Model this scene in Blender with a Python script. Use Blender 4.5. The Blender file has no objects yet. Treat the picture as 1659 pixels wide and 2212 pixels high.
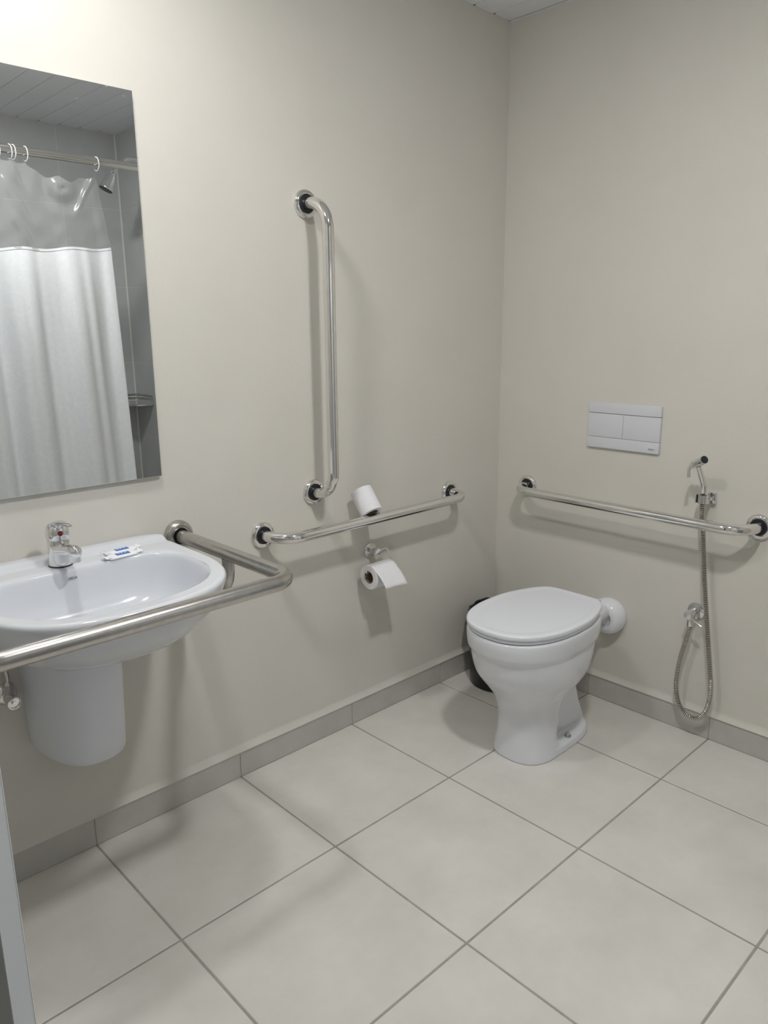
import bpy, bmesh, math, random
from mathutils import Vector, Matrix
random.seed(7)
C = bpy.context.scene.collection
SC = bpy.context.scene
PI = math.pi

# ------------------------------------------------------------------ camera, world, light, exposure
cam_d = bpy.data.cameras.new('camera')
cam = bpy.data.objects.new('camera', cam_d)
C.objects.link(cam)
cam.location = (-2.3309, -1.7994, 1.3268)
cam.rotation_euler = (1.33191, 0.00687, -0.76290)
cam_d.sensor_fit = 'HORIZONTAL'
cam_d.sensor_width = 36.0
cam_d.lens = 36.0 * 1637.1 / 1659.0
cam_d.clip_start = 0.02
SC.camera = cam

world = bpy.data.worlds.new('world')
SC.world = world
world.use_nodes = True
world.node_tree.nodes['Background'].inputs[0].default_value = (0.5, 0.52, 0.55, 1)
world.node_tree.nodes['Background'].inputs[1].default_value = 0.03

SC.view_settings.view_transform = 'Standard'
SC.view_settings.look = 'None'
SC.view_settings.gamma = 1
SC.view_settings.use_curve_mapping = False
SC.view_settings.exposure = 0.0

LIGHTS = [(-1.22, -1.30, 300.0), (-1.70, -0.45, 150.0)]   # x, y, emission strength of each ceiling panel
LIGHT_SIZE = 0.12
LIGHT_COL = (1.0, 0.992, 0.975, 1)

# room dimensions
H = 2.338
XW, YB = -2.62, -2.407       # front (door) wall, back (shower) wall
XS, YS = -0.318, -1.50       # shower return wall face, where it starts
T = 0.45
GX, GY = -0.3338, -0.4534
SK = 0.082                   # skirting height

# ------------------------------------------------------------------ helpers
def mat(name, col, rough=0.5, metal=0.0, **k):
    m = bpy.data.materials.new(name)
    m.use_nodes = True
    b = m.node_tree.nodes['Principled BSDF']
    b.inputs['Base Color'].default_value = (*col, 1)
    b.inputs['Roughness'].default_value = rough
    b.inputs['Metallic'].default_value = metal
    for kk, v in k.items():
        b.inputs[kk.replace('_', ' ')].default_value = v
    return m

def noisy(m, c1, c2, scale, detail=4, bump=0.0, bscale=None, rough=None, fine=None):
    nt = m.node_tree
    b = nt.nodes['Principled BSDF']
    tc = nt.nodes.new('ShaderNodeTexCoord')
    geo = nt.nodes.new('ShaderNodeNewGeometry')
    n = nt.nodes.new('ShaderNodeTexNoise')
    n.inputs['Scale'].default_value = scale
    n.inputs['Detail'].default_value = detail
    n.inputs['Roughness'].default_value = 0.6
    nt.links.new(geo.outputs['Position'], n.inputs['Vector'])
    r = nt.nodes.new('ShaderNodeValToRGB')
    r.color_ramp.elements[0].position = 0.3
    r.color_ramp.elements[1].position = 0.7
    r.color_ramp.elements[0].color = (*c1, 1)
    r.color_ramp.elements[1].color = (*c2, 1)
    nt.links.new(n.outputs['Fac'], r.inputs['Fac'])
    nt.links.new(r.outputs['Color'], b.inputs['Base Color'])
    if bump:
        n2 = nt.nodes.new('ShaderNodeTexNoise')
        n2.inputs['Scale'].default_value = bscale or scale * 4
        n2.inputs['Detail'].default_value = 3
        nt.links.new(geo.outputs['Position'], n2.inputs['Vector'])
        bp = nt.nodes.new('ShaderNodeBump')
        bp.inputs['Strength'].default_value = bump
        bp.inputs['Distance'].default_value = 0.002
        nt.links.new(n2.outputs['Fac'], bp.inputs['Height'])
        nt.links.new(bp.outputs['Normal'], b.inputs['Normal'])
    return m

M = {}
M['wall'] = noisy(mat('cream_paint', (.71, .685, .63), .55), (.640, .618, .563), (.668, .646, .592), 3.0, 3, 0.25, 60)
M['ceiling'] = mat('white_pvc', (.84, .85, .88), .35)
M['ceiling_gap'] = mat('dark_gap', (.03, .03, .03), .8)
M['screw'] = mat('screw_dark', (.06, .06, .06), .6)
M['screw_white'] = mat('screw_white', (.9, .9, .9), .3)
M['tile'] = noisy(mat('floor_tile', (.6, .58, .53), .38), (.670, .650, .600), (.775, .757, .712), 5.0, 7, 0.06, 120)
M['skirt'] = noisy(mat('skirting_tile', (.42, .40, .37), .45), (.51, .495, .465), (.58, .56, .53), 9.0, 6, 0.05, 120)
M['grout'] = noisy(mat('grout', (.36, .345, .31), .9), (.33, .315, .28), (.42, .40, .365), 25, 3)
M['showertile'] = noisy(mat('shower_tile', (.52, .53, .53), .3), (.49, .50, .505), (.54, .55, .555), 5, 4)
M['showergrout'] = mat('shower_grout', (.68, .67, .63), .8)
M['chrome'] = mat('chrome', (.80, .80, .80), .07, 1)
M['polished'] = mat('polished_steel', (.80, .79, .775), .07, 1)
M['brushed'] = noisy(mat('brushed_steel', (.52, .50, .47), .24, 1), (.50, .485, .46), (.57, .55, .52), 60, 2)
M['rubber'] = mat('black_rubber', (.01, .012, .02), .35)
M['porcelain'] = mat('porcelain', (.79, .81, .855), .10, 0, Coat_Weight=.5, Coat_Roughness=.04)
M['basin'] = mat('basin_porcelain', (.69, .715, .76), .14, 0, Coat_Weight=.5, Coat_Roughness=.03)
M['pedestal'] = mat('pedestal_matt', (.74, .765, .82), .35)
M['seat'] = mat('seat_plastic', (.80, .825, .88), .22)
M['white_plastic'] = mat('white_plastic', (.74, .745, .77), .3)
M['plate_white'] = mat('plate_white', (.68, .69, .73), .4)
M['dark'] = mat('dark_seam', (.05, .05, .055), .6)
M['ink'] = mat('grey_ink', (.10, .10, .12), .6)
M['paper'] = noisy(mat('toilet_paper', (.84, .84, .87), .95), (.82, .82, .85), (.87, .87, .90), 200, 2, .3, 300)
M['card'] = mat('cardboard_core', (.30, .22, .15), .9)
M['binbag'] = mat('black_bag', (.012, .012, .013), .38)
M['bin'] = mat('black_bin', (.012, .012, .013), .3)
M['mirror'] = mat('mirror_silver', (.86, .88, .88), .0, 1)
M['mirror_edge'] = mat('mirror_edge', (.30, .36, .33), .15)
M['red'] = mat('red_dot', (.20, .008, .015), .3)
M['blue'] = mat('blue_print', (.05, .16, .45), .5)
M['wrap'] = mat('white_wrapper', (.88, .89, .92), .3)
M['curtain'] = noisy(mat('white_curtain', (.62, .64, .66), .6), (.70, .72, .745), (.75, .77, .79), 60, 2)
M['door'] = mat('door_white', (.58, .61, .65), .35)
M['door_face'] = mat('door_face', (.50, .515, .52), .45)
M['ring'] = mat('ring_plastic', (.75, .76, .76), .3)
M['headface'] = mat('shower_face', (.02, .02, .02), .4)
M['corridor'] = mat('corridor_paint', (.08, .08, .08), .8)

# steel hose with ribs
def hose_mat():
    return mat('steel_hose', (.66, .63, .59), .2, 1)
M['hose'] = hose_mat()
M['hose_groove'] = mat('hose_groove', (.10, .09, .08), .4, 1)  # same steel darkened: shade between the ribs put into the colour

# clear vinyl
m = bpy.data.materials.new('clear_vinyl'); m.use_nodes = True
nt = m.node_tree
for n in list(nt.nodes): nt.nodes.remove(n)
out = nt.nodes.new('ShaderNodeOutputMaterial')
tr = nt.nodes.new('ShaderNodeBsdfTransparent'); tr.inputs[0].default_value = (.93, .94, .945, 1)
gl = nt.nodes.new('ShaderNodeBsdfGlossy'); gl.inputs['Roughness'].default_value = .08
df = nt.nodes.new('ShaderNodeBsdfDiffuse'); df.inputs['Color'].default_value = (.8, .82, .82, 1)
lw = nt.nodes.new('ShaderNodeLayerWeight'); lw.inputs['Blend'].default_value = .25
mp = nt.nodes.new('ShaderNodeMapRange'); mp.inputs['To Min'].default_value = .06; mp.inputs['To Max'].default_value = .75
nt.links.new(lw.outputs['Facing'], mp.inputs['Value'])
mx = nt.nodes.new('ShaderNodeMixShader'); mx2 = nt.nodes.new('ShaderNodeMixShader'); mx2.inputs[0].default_value = .10
nt.links.new(mp.outputs['Result'], mx.inputs[0])
nt.links.new(tr.outputs[0], mx2.inputs[1]); nt.links.new(df.outputs[0], mx2.inputs[2])
nt.links.new(mx2.outputs[0], mx.inputs[1]); nt.links.new(gl.outputs[0], mx.inputs[2])
nt.links.new(mx.outputs[0], out.inputs['Surface'])
M['vinyl'] = m

m = bpy.data.materials.new('light_diffuser'); m.use_nodes = True
b = m.node_tree.nodes['Principled BSDF']
b.inputs['Base Color'].default_value = (.9, .9, .9, 1)
b.inputs['Emission Color'].default_value = LIGHT_COL
b.inputs['Emission Strength'].default_value = LIGHTS[0][2]
M['light0'] = m
m = m.copy(); m.node_tree.nodes['Principled BSDF'].inputs['Emission Strength'].default_value = LIGHTS[1][2]
M['light1'] = m

def mesh_obj(name, verts, faces, m, parent=None, smooth=True, ang=40):
    me = bpy.data.meshes.new(name)
    me.from_pydata([tuple(v) for v in verts], [], faces)
    me.materials.append(m)
    bm = bmesh.new(); bm.from_mesh(me)
    bmesh.ops.remove_doubles(bm, verts=bm.verts, dist=1e-6)
    bmesh.ops.recalc_face_normals(bm, faces=bm.faces)
    if smooth:
        for f in bm.faces: f.smooth = True
        for e in bm.edges:
            if len(e.link_faces) == 2 and e.calc_face_angle(0) > math.radians(ang): e.smooth = False
    bm.to_mesh(me); bm.free()
    o = bpy.data.objects.new(name, me)
    C.objects.link(o)
    if parent: o.parent = parent
    return o

def bm_obj(name, bm, m, parent=None, smooth=True, ang=40):
    bmesh.ops.recalc_face_normals(bm, faces=bm.faces)
    if smooth:
        for f in bm.faces: f.smooth = True
        for e in bm.edges:
            if len(e.link_faces) == 2 and e.calc_face_angle(0) > math.radians(ang): e.smooth = False
    me = bpy.data.meshes.new(name)
    bm.to_mesh(me); bm.free()
    me.materials.append(m)
    o = bpy.data.objects.new(name, me); C.objects.link(o)
    if parent: o.parent = parent
    return o

def add_box(bm, lo, hi, bev=0.0, seg=2, mtx=None):
    c = [(a + b) / 2 for a, b in zip(lo, hi)]; s = [abs(b - a) for a, b in zip(lo, hi)]
    r = bmesh.ops.create_cube(bm, size=1)
    vs = r['verts']
    bmesh.ops.scale(bm, vec=s, verts=vs); bmesh.ops.translate(bm, vec=c, verts=vs)
    if bev:
        es = list({e for v in vs for e in v.link_edges})
        q = bmesh.ops.bevel(bm, geom=es, offset=bev, segments=seg, affect='EDGES', profile=.6)
        vs = list({v for f in q['faces'] for v in f.verts} | {v for v in vs if v.is_valid})
    if mtx is not None: bmesh.ops.transform(bm, matrix=mtx, verts=vs)
    return vs

def box(name, lo, hi, m, parent=None, bev=0.0, seg=2):
    bm = bmesh.new(); add_box(bm, lo, hi, bev, seg)
    return bm_obj(name, bm, m, parent, smooth=bev > 0, ang=30)

def frame_at(p, d, up=None):
    d = Vector(d).normalized()
    up = Vector(up) if up else (Vector((0, 0, 1)) if abs(d.z) < .9 else Vector((1, 0, 0)))
    x = up.cross(d).normalized(); y = d.cross(x)
    return Matrix(((x.x, y.x, d.x, p[0]), (x.y, y.y, d.y, p[1]), (x.z, y.z, d.z, p[2]), (0, 0, 0, 1)))

def lathe(name, prof, p, d, m, parent=None, n=40, ang=35):
    """prof: list of (radius, height along d)"""
    mt = frame_at(p, d)
    V = []; F = []
    for r, h in prof:
        for i in range(n):
            a = 2 * PI * i / n
            V.append(mt @ Vector((r * math.cos(a), r * math.sin(a), h)))
    for k in range(len(prof) - 1):
        for i in range(n):
            j = (i + 1) % n
            F.append((k * n + i, k * n + j, (k + 1) * n + j, (k + 1) * n + i))
    if prof[0][0] > 1e-5: F.append(tuple(range(n)))
    if prof[-1][0] > 1e-5: F.append(tuple((len(prof) - 1) * n + i for i in range(n)))
    return mesh_obj(name, V, F, m, parent, True, ang)

def rounded_path(pts, rads, seg=10):
    """polyline with rounded corners"""
    out = [Vector(pts[0])]
    for i in range(1, len(pts) - 1):
        a, b, c = Vector(pts[i - 1]), Vector(pts[i]), Vector(pts[i + 1])
        u = (a - b).normalized(); w = (c - b).normalized()
        ang = u.angle(w); r = rads if not isinstance(rads, (list, tuple)) else rads[i - 1]
        t = r / math.tan(ang / 2)
        p0 = b + u * t; p1 = b + w * t
        cen = b + (u + w).normalized() * (r / math.sin(ang / 2))
        v0 = p0 - cen; v1 = p1 - cen; A = v0.angle(v1)
        for k in range(seg + 1):
            s = k / seg
            q = (v0 * math.sin((1 - s) * A) + v1 * math.sin(s * A)) / math.sin(A)
            out.append(cen + q)
    out.append(Vector(pts[-1]))
    return out

def spline(pts, per=8, closed=False):
    P = [Vector(p) for p in pts]; out = []
    n = len(P)
    for i in range(n - 1):
        p0 = P[max(i - 1, 0)]; p1 = P[i]; p2 = P[i + 1]; p3 = P[min(i + 2, n - 1)]
        for k in range(per):
            t = k / per
            out.append(.5 * ((2 * p1) + (-p0 + p2) * t + (2 * p0 - 5 * p1 + 4 * p2 - p3) * t * t + (-p0 + 3 * p1 - 3 * p2 + p3) * t ** 3))
    out.append(P[-1])
    return out

def tube_geo(path, r, n=20, cap=True, rfun=None):
    path = [Vector(p) for p in path]
    V = []; F = []
    t = (path[1] - path[0]).normalized()
    u = (Vector((0, 0, 1)) if abs(t.z) < .9 else Vector((1, 0, 0))).cross(t).normalized()
    for k, p in enumerate(path):
        if k == 0: tt = path[1] - path[0]
        elif k == len(path) - 1: tt = path[-1] - path[-2]
        else: tt = path[k + 1] - path[k - 1]
        tt.normalize()
        u = (u - tt * u.dot(tt)).normalized(); w = tt.cross(u)
        rr = rfun(k) if rfun else r
        for i in range(n):
            a = 2 * PI * i / n
            V.append(p + (u * math.cos(a) + w * math.sin(a)) * rr)
    for k in range(len(path) - 1):
        for i in range(n):
            j = (i + 1) % n
            F.append((k * n + i, k * n + j, (k + 1) * n + j, (k + 1) * n + i))
    if cap:
        F.append(tuple(range(n))); F.append(tuple((len(path) - 1) * n + i for i in range(n)))
    return V, F

def tube(name, path, r, m, parent=None, n=20, rfun=None):
    V, F = tube_geo(path, r, n, True, rfun)
    return mesh_obj(name, V, F, m, parent, True, 50)

def tubes(name, paths, r, m, parent=None, n=10):
    V = []; F = []
    for p in paths:
        v, f = tube_geo(p, r, n); o = len(V)
        V += v; F += [tuple(i + o for i in q) for q in f]
    return mesh_obj(name, V, F, m, parent, True, 50)

def thing(name, label, cat, loc=(0, 0, 0), group=None):
    o = bpy.data.objects.new(name, None); C.objects.link(o)
    o.location = loc; o.empty_display_size = .05
    o['label'] = label; o['category'] = cat
    if group: o['group'] = group
    return o

def tag(o, label, cat, group=None):
    o['label'] = label; o['category'] = cat
    if group: o['group'] = group
    return o

def keep(root):
    """children were modelled in world coordinates: subtract the root's place"""
    bpy.context.view_layer.update()
    inv = root.matrix_world.inverted()
    for ch in root.children: ch.matrix_parent_inverse = inv
    return root

def struct(o):
    o['kind'] = 'structure'; return o

def rename_text(name, body, size, mtx, m, parent, depth=.0003, bold=0):
    cu = bpy.data.curves.new(name, 'FONT'); cu.body = body; cu.size = size; cu.extrude = depth; cu.offset = bold
    cu.align_x = 'CENTER'; cu.align_y = 'CENTER'; cu.resolution_u = 3
    t = bpy.data.objects.new(name + '_tmp', cu); C.objects.link(t)
    bpy.context.view_layer.update()
    dg = bpy.context.evaluated_depsgraph_get()
    me = bpy.data.meshes.new_from_object(t.evaluated_get(dg))
    bpy.data.objects.remove(t)
    me.transform(mtx); me.materials.clear(); me.materials.append(m); me.name = name
    o = bpy.data.objects.new(name, me); C.objects.link(o); o.parent = parent
    return o

def sst(a, b, x):
    t = max(0, min(1, (x - a) / (b - a))); return t * t * (3 - 2 * t)

def lerp_table(tab, x):
    if x <= tab[0][0]: return tab[0][1:]
    for a, b in zip(tab, tab[1:]):
        if x <= b[0]:
            t = (x - a[0]) / (b[0] - a[0])
            return tuple(p + (q - p) * t for p, q in zip(a[1:], b[1:]))
    return tab[-1][1:]

# ------------------------------------------------------------------ setting: walls
def wall_profile(name, a, b, nrm, thick, lip=True):
    """painted wall from a to b (xy), face normal nrm; at its foot the paint slopes out to the skirting"""
    ax, ay = a; bx, by = b; nx, ny = nrm
    prof = [(-thick, 0), (-thick, H), (0, H)]
    for h, d in ((.106, 0), (.100, .002), (.092, .0075), (.0845, .0140), (SK, .0140)): prof.append((d if lip else 0, h))
    prof.append((0, SK)) ; prof.append((0, 0))
    V = []; n = len(prof); seg = 60
    L = math.hypot(bx - ax, by - ay)
    for k in range(seg + 1):
        t = k / seg; x = ax + (bx - ax) * t; y = ay + (by - ay) * t
        w = .0012 * math.sin(t * L * 9) + .0009 * math.sin(t * L * 23 + 1)
        for i, (d, h) in enumerate(prof):
            hh = h + (w if 3 <= i <= 5 else 0)
            V.append((x + nx * d, y + ny * d, hh))
    F = []
    for k in range(seg):
        for i in range(n):
            j = (i + 1) % n
            F.append((k * n + i, k * n + j, (k + 1) * n + j, (k + 1) * n + i))
    F.append(tuple(range(n))); F.append(tuple(seg * n + i for i in range(n)))
    return struct(mesh_obj(name, V, F, M['wall'], None, True, 25))

wl = wall_profile('wall_left', (XW - .12, 0), (0, 0), (0, -1), .12)
wr = wall_profile('wall_right', (0, .12), (0, YS), (-1, 0), .12)

# tiled shower walls
HG = [0, .33, .735, 1.143, 1.552, 1.958, H]
def tiled_wall(name, origin, along, nrm, length, thick, cuts):
    o = Vector(origin); al = Vector(along); nr = Vector(nrm)
    def pt(s, d, z): return o + al * s + nr * d + Vector((0, 0, z))
    def prism(s0, s1, d0, d1, z0, z1, c=0.0):
        v = [pt(s0, d0, z0), pt(s1, d0, z0), pt(s1, d0, z1), pt(s0, d0, z1)]
        v += [pt(s0, d1 - c, z0), pt(s1, d1 - c, z0), pt(s1, d1 - c, z1), pt(s0, d1 - c, z1)]
        f = [(0, 1, 2, 3), (0, 1, 5, 4), (1, 2, 6, 5), (2, 3, 7, 6), (3, 0, 4, 7)]
        if c:
            v += [pt(s0 + c, d1, z0 + c), pt(s1 - c, d1, z0 + c), pt(s1 - c, d1, z1 - c), pt(s0 + c, d1, z1 - c)]
            f += [(4, 5, 9, 8), (5, 6, 10, 9), (6, 7, 11, 10), (7, 4, 8, 11), (8, 9, 10, 11)]
        else: f += [(4, 5, 6, 7)]
        return v, f
    v, f = prism(0, length, -thick, -.0008, 0, H)
    w = struct(mesh_obj(name, v, f, M['showergrout'], None, False))
    for s0, s1 in zip(cuts, cuts[1:]):
        for z0, z1 in zip(HG, HG[1:]):
            v, f = prism(s0 + (.0015 if s0 else .003), s1 - .0015, -.0008, .0, z0 + .0015, z1 - .0015, .0004)
            mesh_obj('tile', v, f, M['showertile'], w, False)
    return w
Lb = XS - XW
tiled_wall('wall_back', (XS, YB, 0), (-1, 0, 0), (0, 1, 0), Lb, .12, [0, .315, .765, 1.215, 1.665, 2.115, Lb])
V = [(XS - .006, YB, 0), (XS, YB + .006, 0), (XS, YB, 0), (XS - .006, YB, H), (XS, YB + .006, H), (XS, YB, H)]
mesh_obj('grout_bead', V, [(0, 1, 4, 3), (0, 2, 1), (3, 4, 5), (0, 3, 5, 2), (1, 2, 5, 4)], M['showergrout'], bpy.data.objects['wall_back'], False)
tiled_wall('wall_shower', (XS, YB, 0), (0, 1, 0), (-1, 0, 0), YS - YB, .42, [0, .45, YS - YB])

# front wall with the doorway the photographer stands beside
DY0, DY1, DH = -1.16, -0.42, 2.10
bm = bmesh.new()
add_box(bm, (XW - .12, DY1, 0), (XW, 0, H))
add_box(bm, (XW - .12, YB - .12, 0), (XW, DY0, H))
add_box(bm, (XW - .12, DY0, DH), (XW, DY1, H))
struct(bm_obj('wall_front', bm, M['wall'], None, False))
# dim corridor beyond the doorway
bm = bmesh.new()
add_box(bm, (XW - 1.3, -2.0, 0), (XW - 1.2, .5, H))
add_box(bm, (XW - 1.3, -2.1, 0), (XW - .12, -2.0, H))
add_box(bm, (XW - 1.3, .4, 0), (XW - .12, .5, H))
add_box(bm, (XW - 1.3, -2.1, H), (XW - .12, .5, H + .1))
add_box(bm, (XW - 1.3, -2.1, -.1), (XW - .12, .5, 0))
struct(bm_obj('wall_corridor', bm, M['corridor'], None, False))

# ------------------------------------------------------------------ floor
fl = struct(box('floor', (XW - .12, YB - .12, -.06), (.12, .12, -.0012), M['grout']))
xs = [-.001]; x = GX
while x > XW + .02: xs.append(x); x -= T
xs.append(XW + .001)
ys = [-.001]; y = GY
while y > YB + .02: ys.append(y); y -= T
ys.append(YB + .001)
cache = {}
g = .0026
for i in range(len(xs) - 1):
    for j in range(len(ys) - 1):
        w = xs[i] - xs[i + 1] - 2 * g; d = ys[j] - ys[j + 1] - 2 * g
        x0 = xs[i + 1] + g; y0 = ys[j + 1] + g
        if x0 > XS - .02 and ys[j] < YS: continue
        key = (round(w, 4), round(d, 4))
        if key not in cache:
            c = .0012
            V = [(0, 0, -.006), (w, 0, -.006), (w, d, -.006), (0, d, -.006), (0, 0, -c), (w, 0, -c), (w, d, -c), (0, d, -c),
                 (c, c, 0), (w - c, c, 0), (w - c, d - c, 0), (c, d - c, 0)]
            F = [(0, 3, 2, 1), (0, 1, 5, 4), (1, 2, 6, 5), (2, 3, 7, 6), (3, 0, 4, 7), (4, 5, 9, 8), (5, 6, 10, 9), (6, 7, 11, 10), (7, 4, 8, 11), (8, 9, 10, 11)]
            me = bpy.data.meshes.new('tile'); me.from_pydata(V, [], F); me.materials.append(M['tile']); cache[key] = me
        o = bpy.data.objects.new('tile', cache[key]); C.objects.link(o); o.parent = fl
        o.location = (x0, y0, random.uniform(-.0003, .0002))

# skirting tiles
def skirting(name, origin, along, nrm, cuts):
    o = Vector(origin); al = Vector(along); nr = Vector(nrm)
    def pt(s, d, z): return o + al * s + nr * d + Vector((0, 0, z))
    L = cuts[-1]
    v = [pt(s, d, z) for d in (.0, .0088) for s, z in ((0, 0), (L, 0), (L, SK - .0015), (0, SK - .0015))]
    root = struct(mesh_obj(name, v, [(0, 1, 2, 3), (4, 5, 6, 7), (0, 1, 5, 4), (1, 2, 6, 5), (2, 3, 7, 6), (3, 0, 4, 7)], M['grout'], None, False))
    for a, b in zip(cuts, cuts[1:]):
        a += .0009; b -= .0009; c = .0012; z1 = SK - .0005 + random.uniform(-.001, .0006); d0, d1 = .002, .0105
        v = [pt(a, d0, .001), pt(b, d0, .001), pt(b, d0, z1), pt(a, d0, z1),
             pt(a, d1 - c, .001), pt(b, d1 - c, .001), pt(b, d1 - c, z1), pt(a, d1 - c, z1),
             pt(a + c, d1, .001 + c), pt(b - c, d1, .001 + c), pt(b - c, d1, z1 - c), pt(a + c, d1, z1 - c)]
        f = [(0, 3, 2, 1), (0, 1, 5, 4), (1, 2, 6, 5), (2, 3, 7, 6), (3, 0, 4, 7), (4, 5, 9, 8), (5, 6, 10, 9), (6, 7, 11, 10), (7, 4, 8, 11), (8, 9, 10, 11)]
        mesh_obj('tile', v, f, M['skirt'], root, False)
skirting('baseboard_left', (-.0105, 0, 0), (-1, 0, 0), (0, -1, 0),
         [0, -GX - .0105, -GX - .0105 + T, -GX - .0105 + 2 * T, -GX - .0105 + 3 * T, -GX - .0105 + 4 * T, -GX - .0105 + 5 * T, -XW - .0105])
skirting('baseboard_right', (0, 0, 0), (0, -1, 0), (-1, 0, 0), [0, -GY, -GY + T, -GY + 2 * T, -YS])

# ------------------------------------------------------------------ ceiling of narrow boards
ce = struct(box('ceiling', (XW - .12, YB - .12, H + .010), (.12, .12, H + .08), M['ceiling_gap']))
def board(x0, x1, y0, y1, nm='plank', th=.010):
    c = .0007
    V = [(x0, y0, H + th), (x1, y0, H + th), (x1, y1, H + th), (x0, y1, H + th),
         (x0, y0, H + c), (x1, y0, H + c), (x1, y1, H + c), (x0, y1, H + c),
         (x0 + c, y0, H), (x1 - c, y0, H), (x1 - c, y1, H), (x0 + c, y1, H)]
    F = [(0, 1, 2, 3), (0, 1, 5, 4), (1, 2, 6, 5), (2, 3, 7, 6), (3, 0, 4, 7), (4, 5, 9, 8), (5, 6, 10, 9), (6, 7, 11, 10), (7, 4, 8, 11), (8, 9, 10, 11)]
    return mesh_obj(nm, V, F, M['ceiling'], ce, False)
bx = [-.009 - .0925]
x1 = -.0125
k = 0
while x1 > XW + .01:
    x0 = max(x1 - .1035 if k else -.0995 - .0005, XW)
    board(x0 + .0009, x1 - .0009, YB, -.0005)
    # dark discs stand in for the shaded open joint ends at the two long walls
    for yy, dy in ((-.006, .006), (YB + .024, .006)):
        lathe('screw', [(.0001, 0), (.0036, .0001), (.0036, .0011), (.0001, .0014)], (x0 + .002, yy, H + .0004), (0, 0, -1), M['screw'], ce, 10)
    x1 = x0; k += 1
struct(box('trim_1', (-.0080, YS, H - .001), (0, 0, H + .009), M['ceiling']))
for (px, py) in ((-.711, -1.624), (-.731, -1.89), (-.594, -1.709)):
    lathe('screw', [(.0001, 0), (.006, .0001), (.005, .003), (.0001, .0042)], (px, py, H), (0, 0, -1), M['screw_white'], ce, 12)  # white discs stand in for tiny reflected highlights on the boards

# ------------------------------------------------------------------ ceiling lights
for k, (lx, ly, st) in enumerate(LIGHTS):
    t = thing('ceiling_light', ['square recessed ceiling light over the middle of the room', 'square recessed ceiling light close to the wall above the mirror'][k],
              'light', (lx, ly, H), 'ceiling lights')
    s = LIGHT_SIZE / 2
    bm = bmesh.new()
    add_box(bm, (-s - .006, -s - .006, -.006), (s + .006, s + .006, .0), .002)
    bm_obj('frame', bm, M['white_plastic'], t, True)
    bm = bmesh.new()
    add_box(bm, (-s, -s, -.0145), (s, s, -.0061))
    bm_obj('diffuser', bm, M['light%d' % k], t, False)

# ------------------------------------------------------------------ open door
EDGE = Vector((-2.108, -.900, 0)); EN = Vector((-2.128, -.916, 0))
dirn = Vector((-.66, .75, 0)).normalized()
# narrow edge faces the camera: corners A (left in view) and B (right in view)
B = Vector((-2.110, -.906, 0)); 
perp = Vector((-dirn.y, dirn.x, 0))
def door_pt(s, d, z): return B + dirn * s + perp * d + Vector((0, 0, z))
def door_prism(s0, s1, d0, d1, z0, z1):
    v = [door_pt(s, d, z) for z in (z0, z1) for s, d in ((s0, d0), (s1, d0), (s1, d1), (s0, d1))]
    f = [(0, 1, 2, 3), (4, 5, 6, 7), (0, 1, 5, 4), (1, 2, 6, 5), (2, 3, 7, 6), (3, 0, 4, 7)]
    return v, f
LEAF = .66
door = struct(thing('door_1', 'white door leaf standing open, its narrow edge to the camera', 'door', (B.x, B.y, 0)))
del door['label']; del door['category']
v, f = door_prism(.001, LEAF, -.0005, .0415, .008, DH - .02); mesh_obj('door_leaf', v, f, M['door_face'], door, False)
v, f = door_prism(0, .0012, 0, .041, .008, DH - .02); mesh_obj('edge_band', v, f, M['door'], door, False)
v, f = door_prism(-.0006, .0004, -.0006, .0008, .008, DH - .02); mesh_obj('edge_bead', v, f, M['white_plastic'], door, False)  # pale strip painted in for the bright reflection along the door edge
for sd, nm in ((-1, 'door_handle'), (1, 'door_handle')):
    off = -.0005 if sd < 0 else .0415
    p0 = door_pt(.06, off, 1.05); dd = perp * sd
    tube(nm, rounded_path([p0, p0 + dd * .05, p0 + dd * .05 + dirn * .12], .012, 6), .009, M['chrome'], door, 12)
keep(door)
bm = bmesh.new()
add_box(bm, (XW - .13, DY1 - .03, 0), (XW + .01, DY1, DH)); add_box(bm, (XW - .13, DY0, 0), (XW + .01, DY0 + .03, DH)); add_box(bm, (XW - .13, DY0 + .03, DH - .03), (XW + .01, DY1 - .03, DH))
struct(bm_obj('trim_2', bm, M['door'], None, False))

# ------------------------------------------------------------------ grab bars
def grab_flange(parent, p, d, m, r=.0395, gasket=True, tr=.017):
    # domed ring with an open dark middle
    lathe('flange', [(r, 0), (r, .004), (r - .002, .0085), (r - .006, .012), (r - .010, .0128), (tr + .0085, .0115), (tr + .008, .004), (.001, .004)], p, d, m, parent, 48)
    f = parent.children[-1] if False else None

def grab_bar(name, label, cat, a, b, nrm, m, off=.10, r=.0165, rad=.075, group=None):
    a = Vector(a); b = Vector(b); n = Vector(nrm)
    t = thing(name, label, cat, a, group)
    path = rounded_path([a + n * .004, a + n * off, b + n * off, b + n * .004], rad, 16)
    tube('tube', path, r, m, t, 32)
    for p in (a, b):
        fr = .0395
        f = lathe('flange', [(fr, 0), (fr, .004), (fr - .002, .0085), (fr - .006, .012), (fr - .010, .0128), (r + .0095, .0105), (r + .009, .003), (.001, .003)], p, n, m, t, 48)
        gk = lathe('gasket', [(r + .0095, .0031), (r + .0093, .0085), (r + .004, .0105), (r + .0004, .0105), (r + .0004, .0032)], p, n, M['rubber'], f, 40)
    keep(t)
    return t
grab_bar('grab_bar', 'vertical polished steel grab bar on the left wall, right of the mirror', 'grab bar', (-.9163, 0, 1.6656), (-.9163, 0, .8378), (0, -1, 0), M['polished'])
grab_bar('grab_bar', 'horizontal polished steel grab bar on the left wall with a paper roll resting on it', 'grab bar', (-1.1102, 0, .738), (-.2909, 0, .742), (0, -1, 0), M['polished'])
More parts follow.
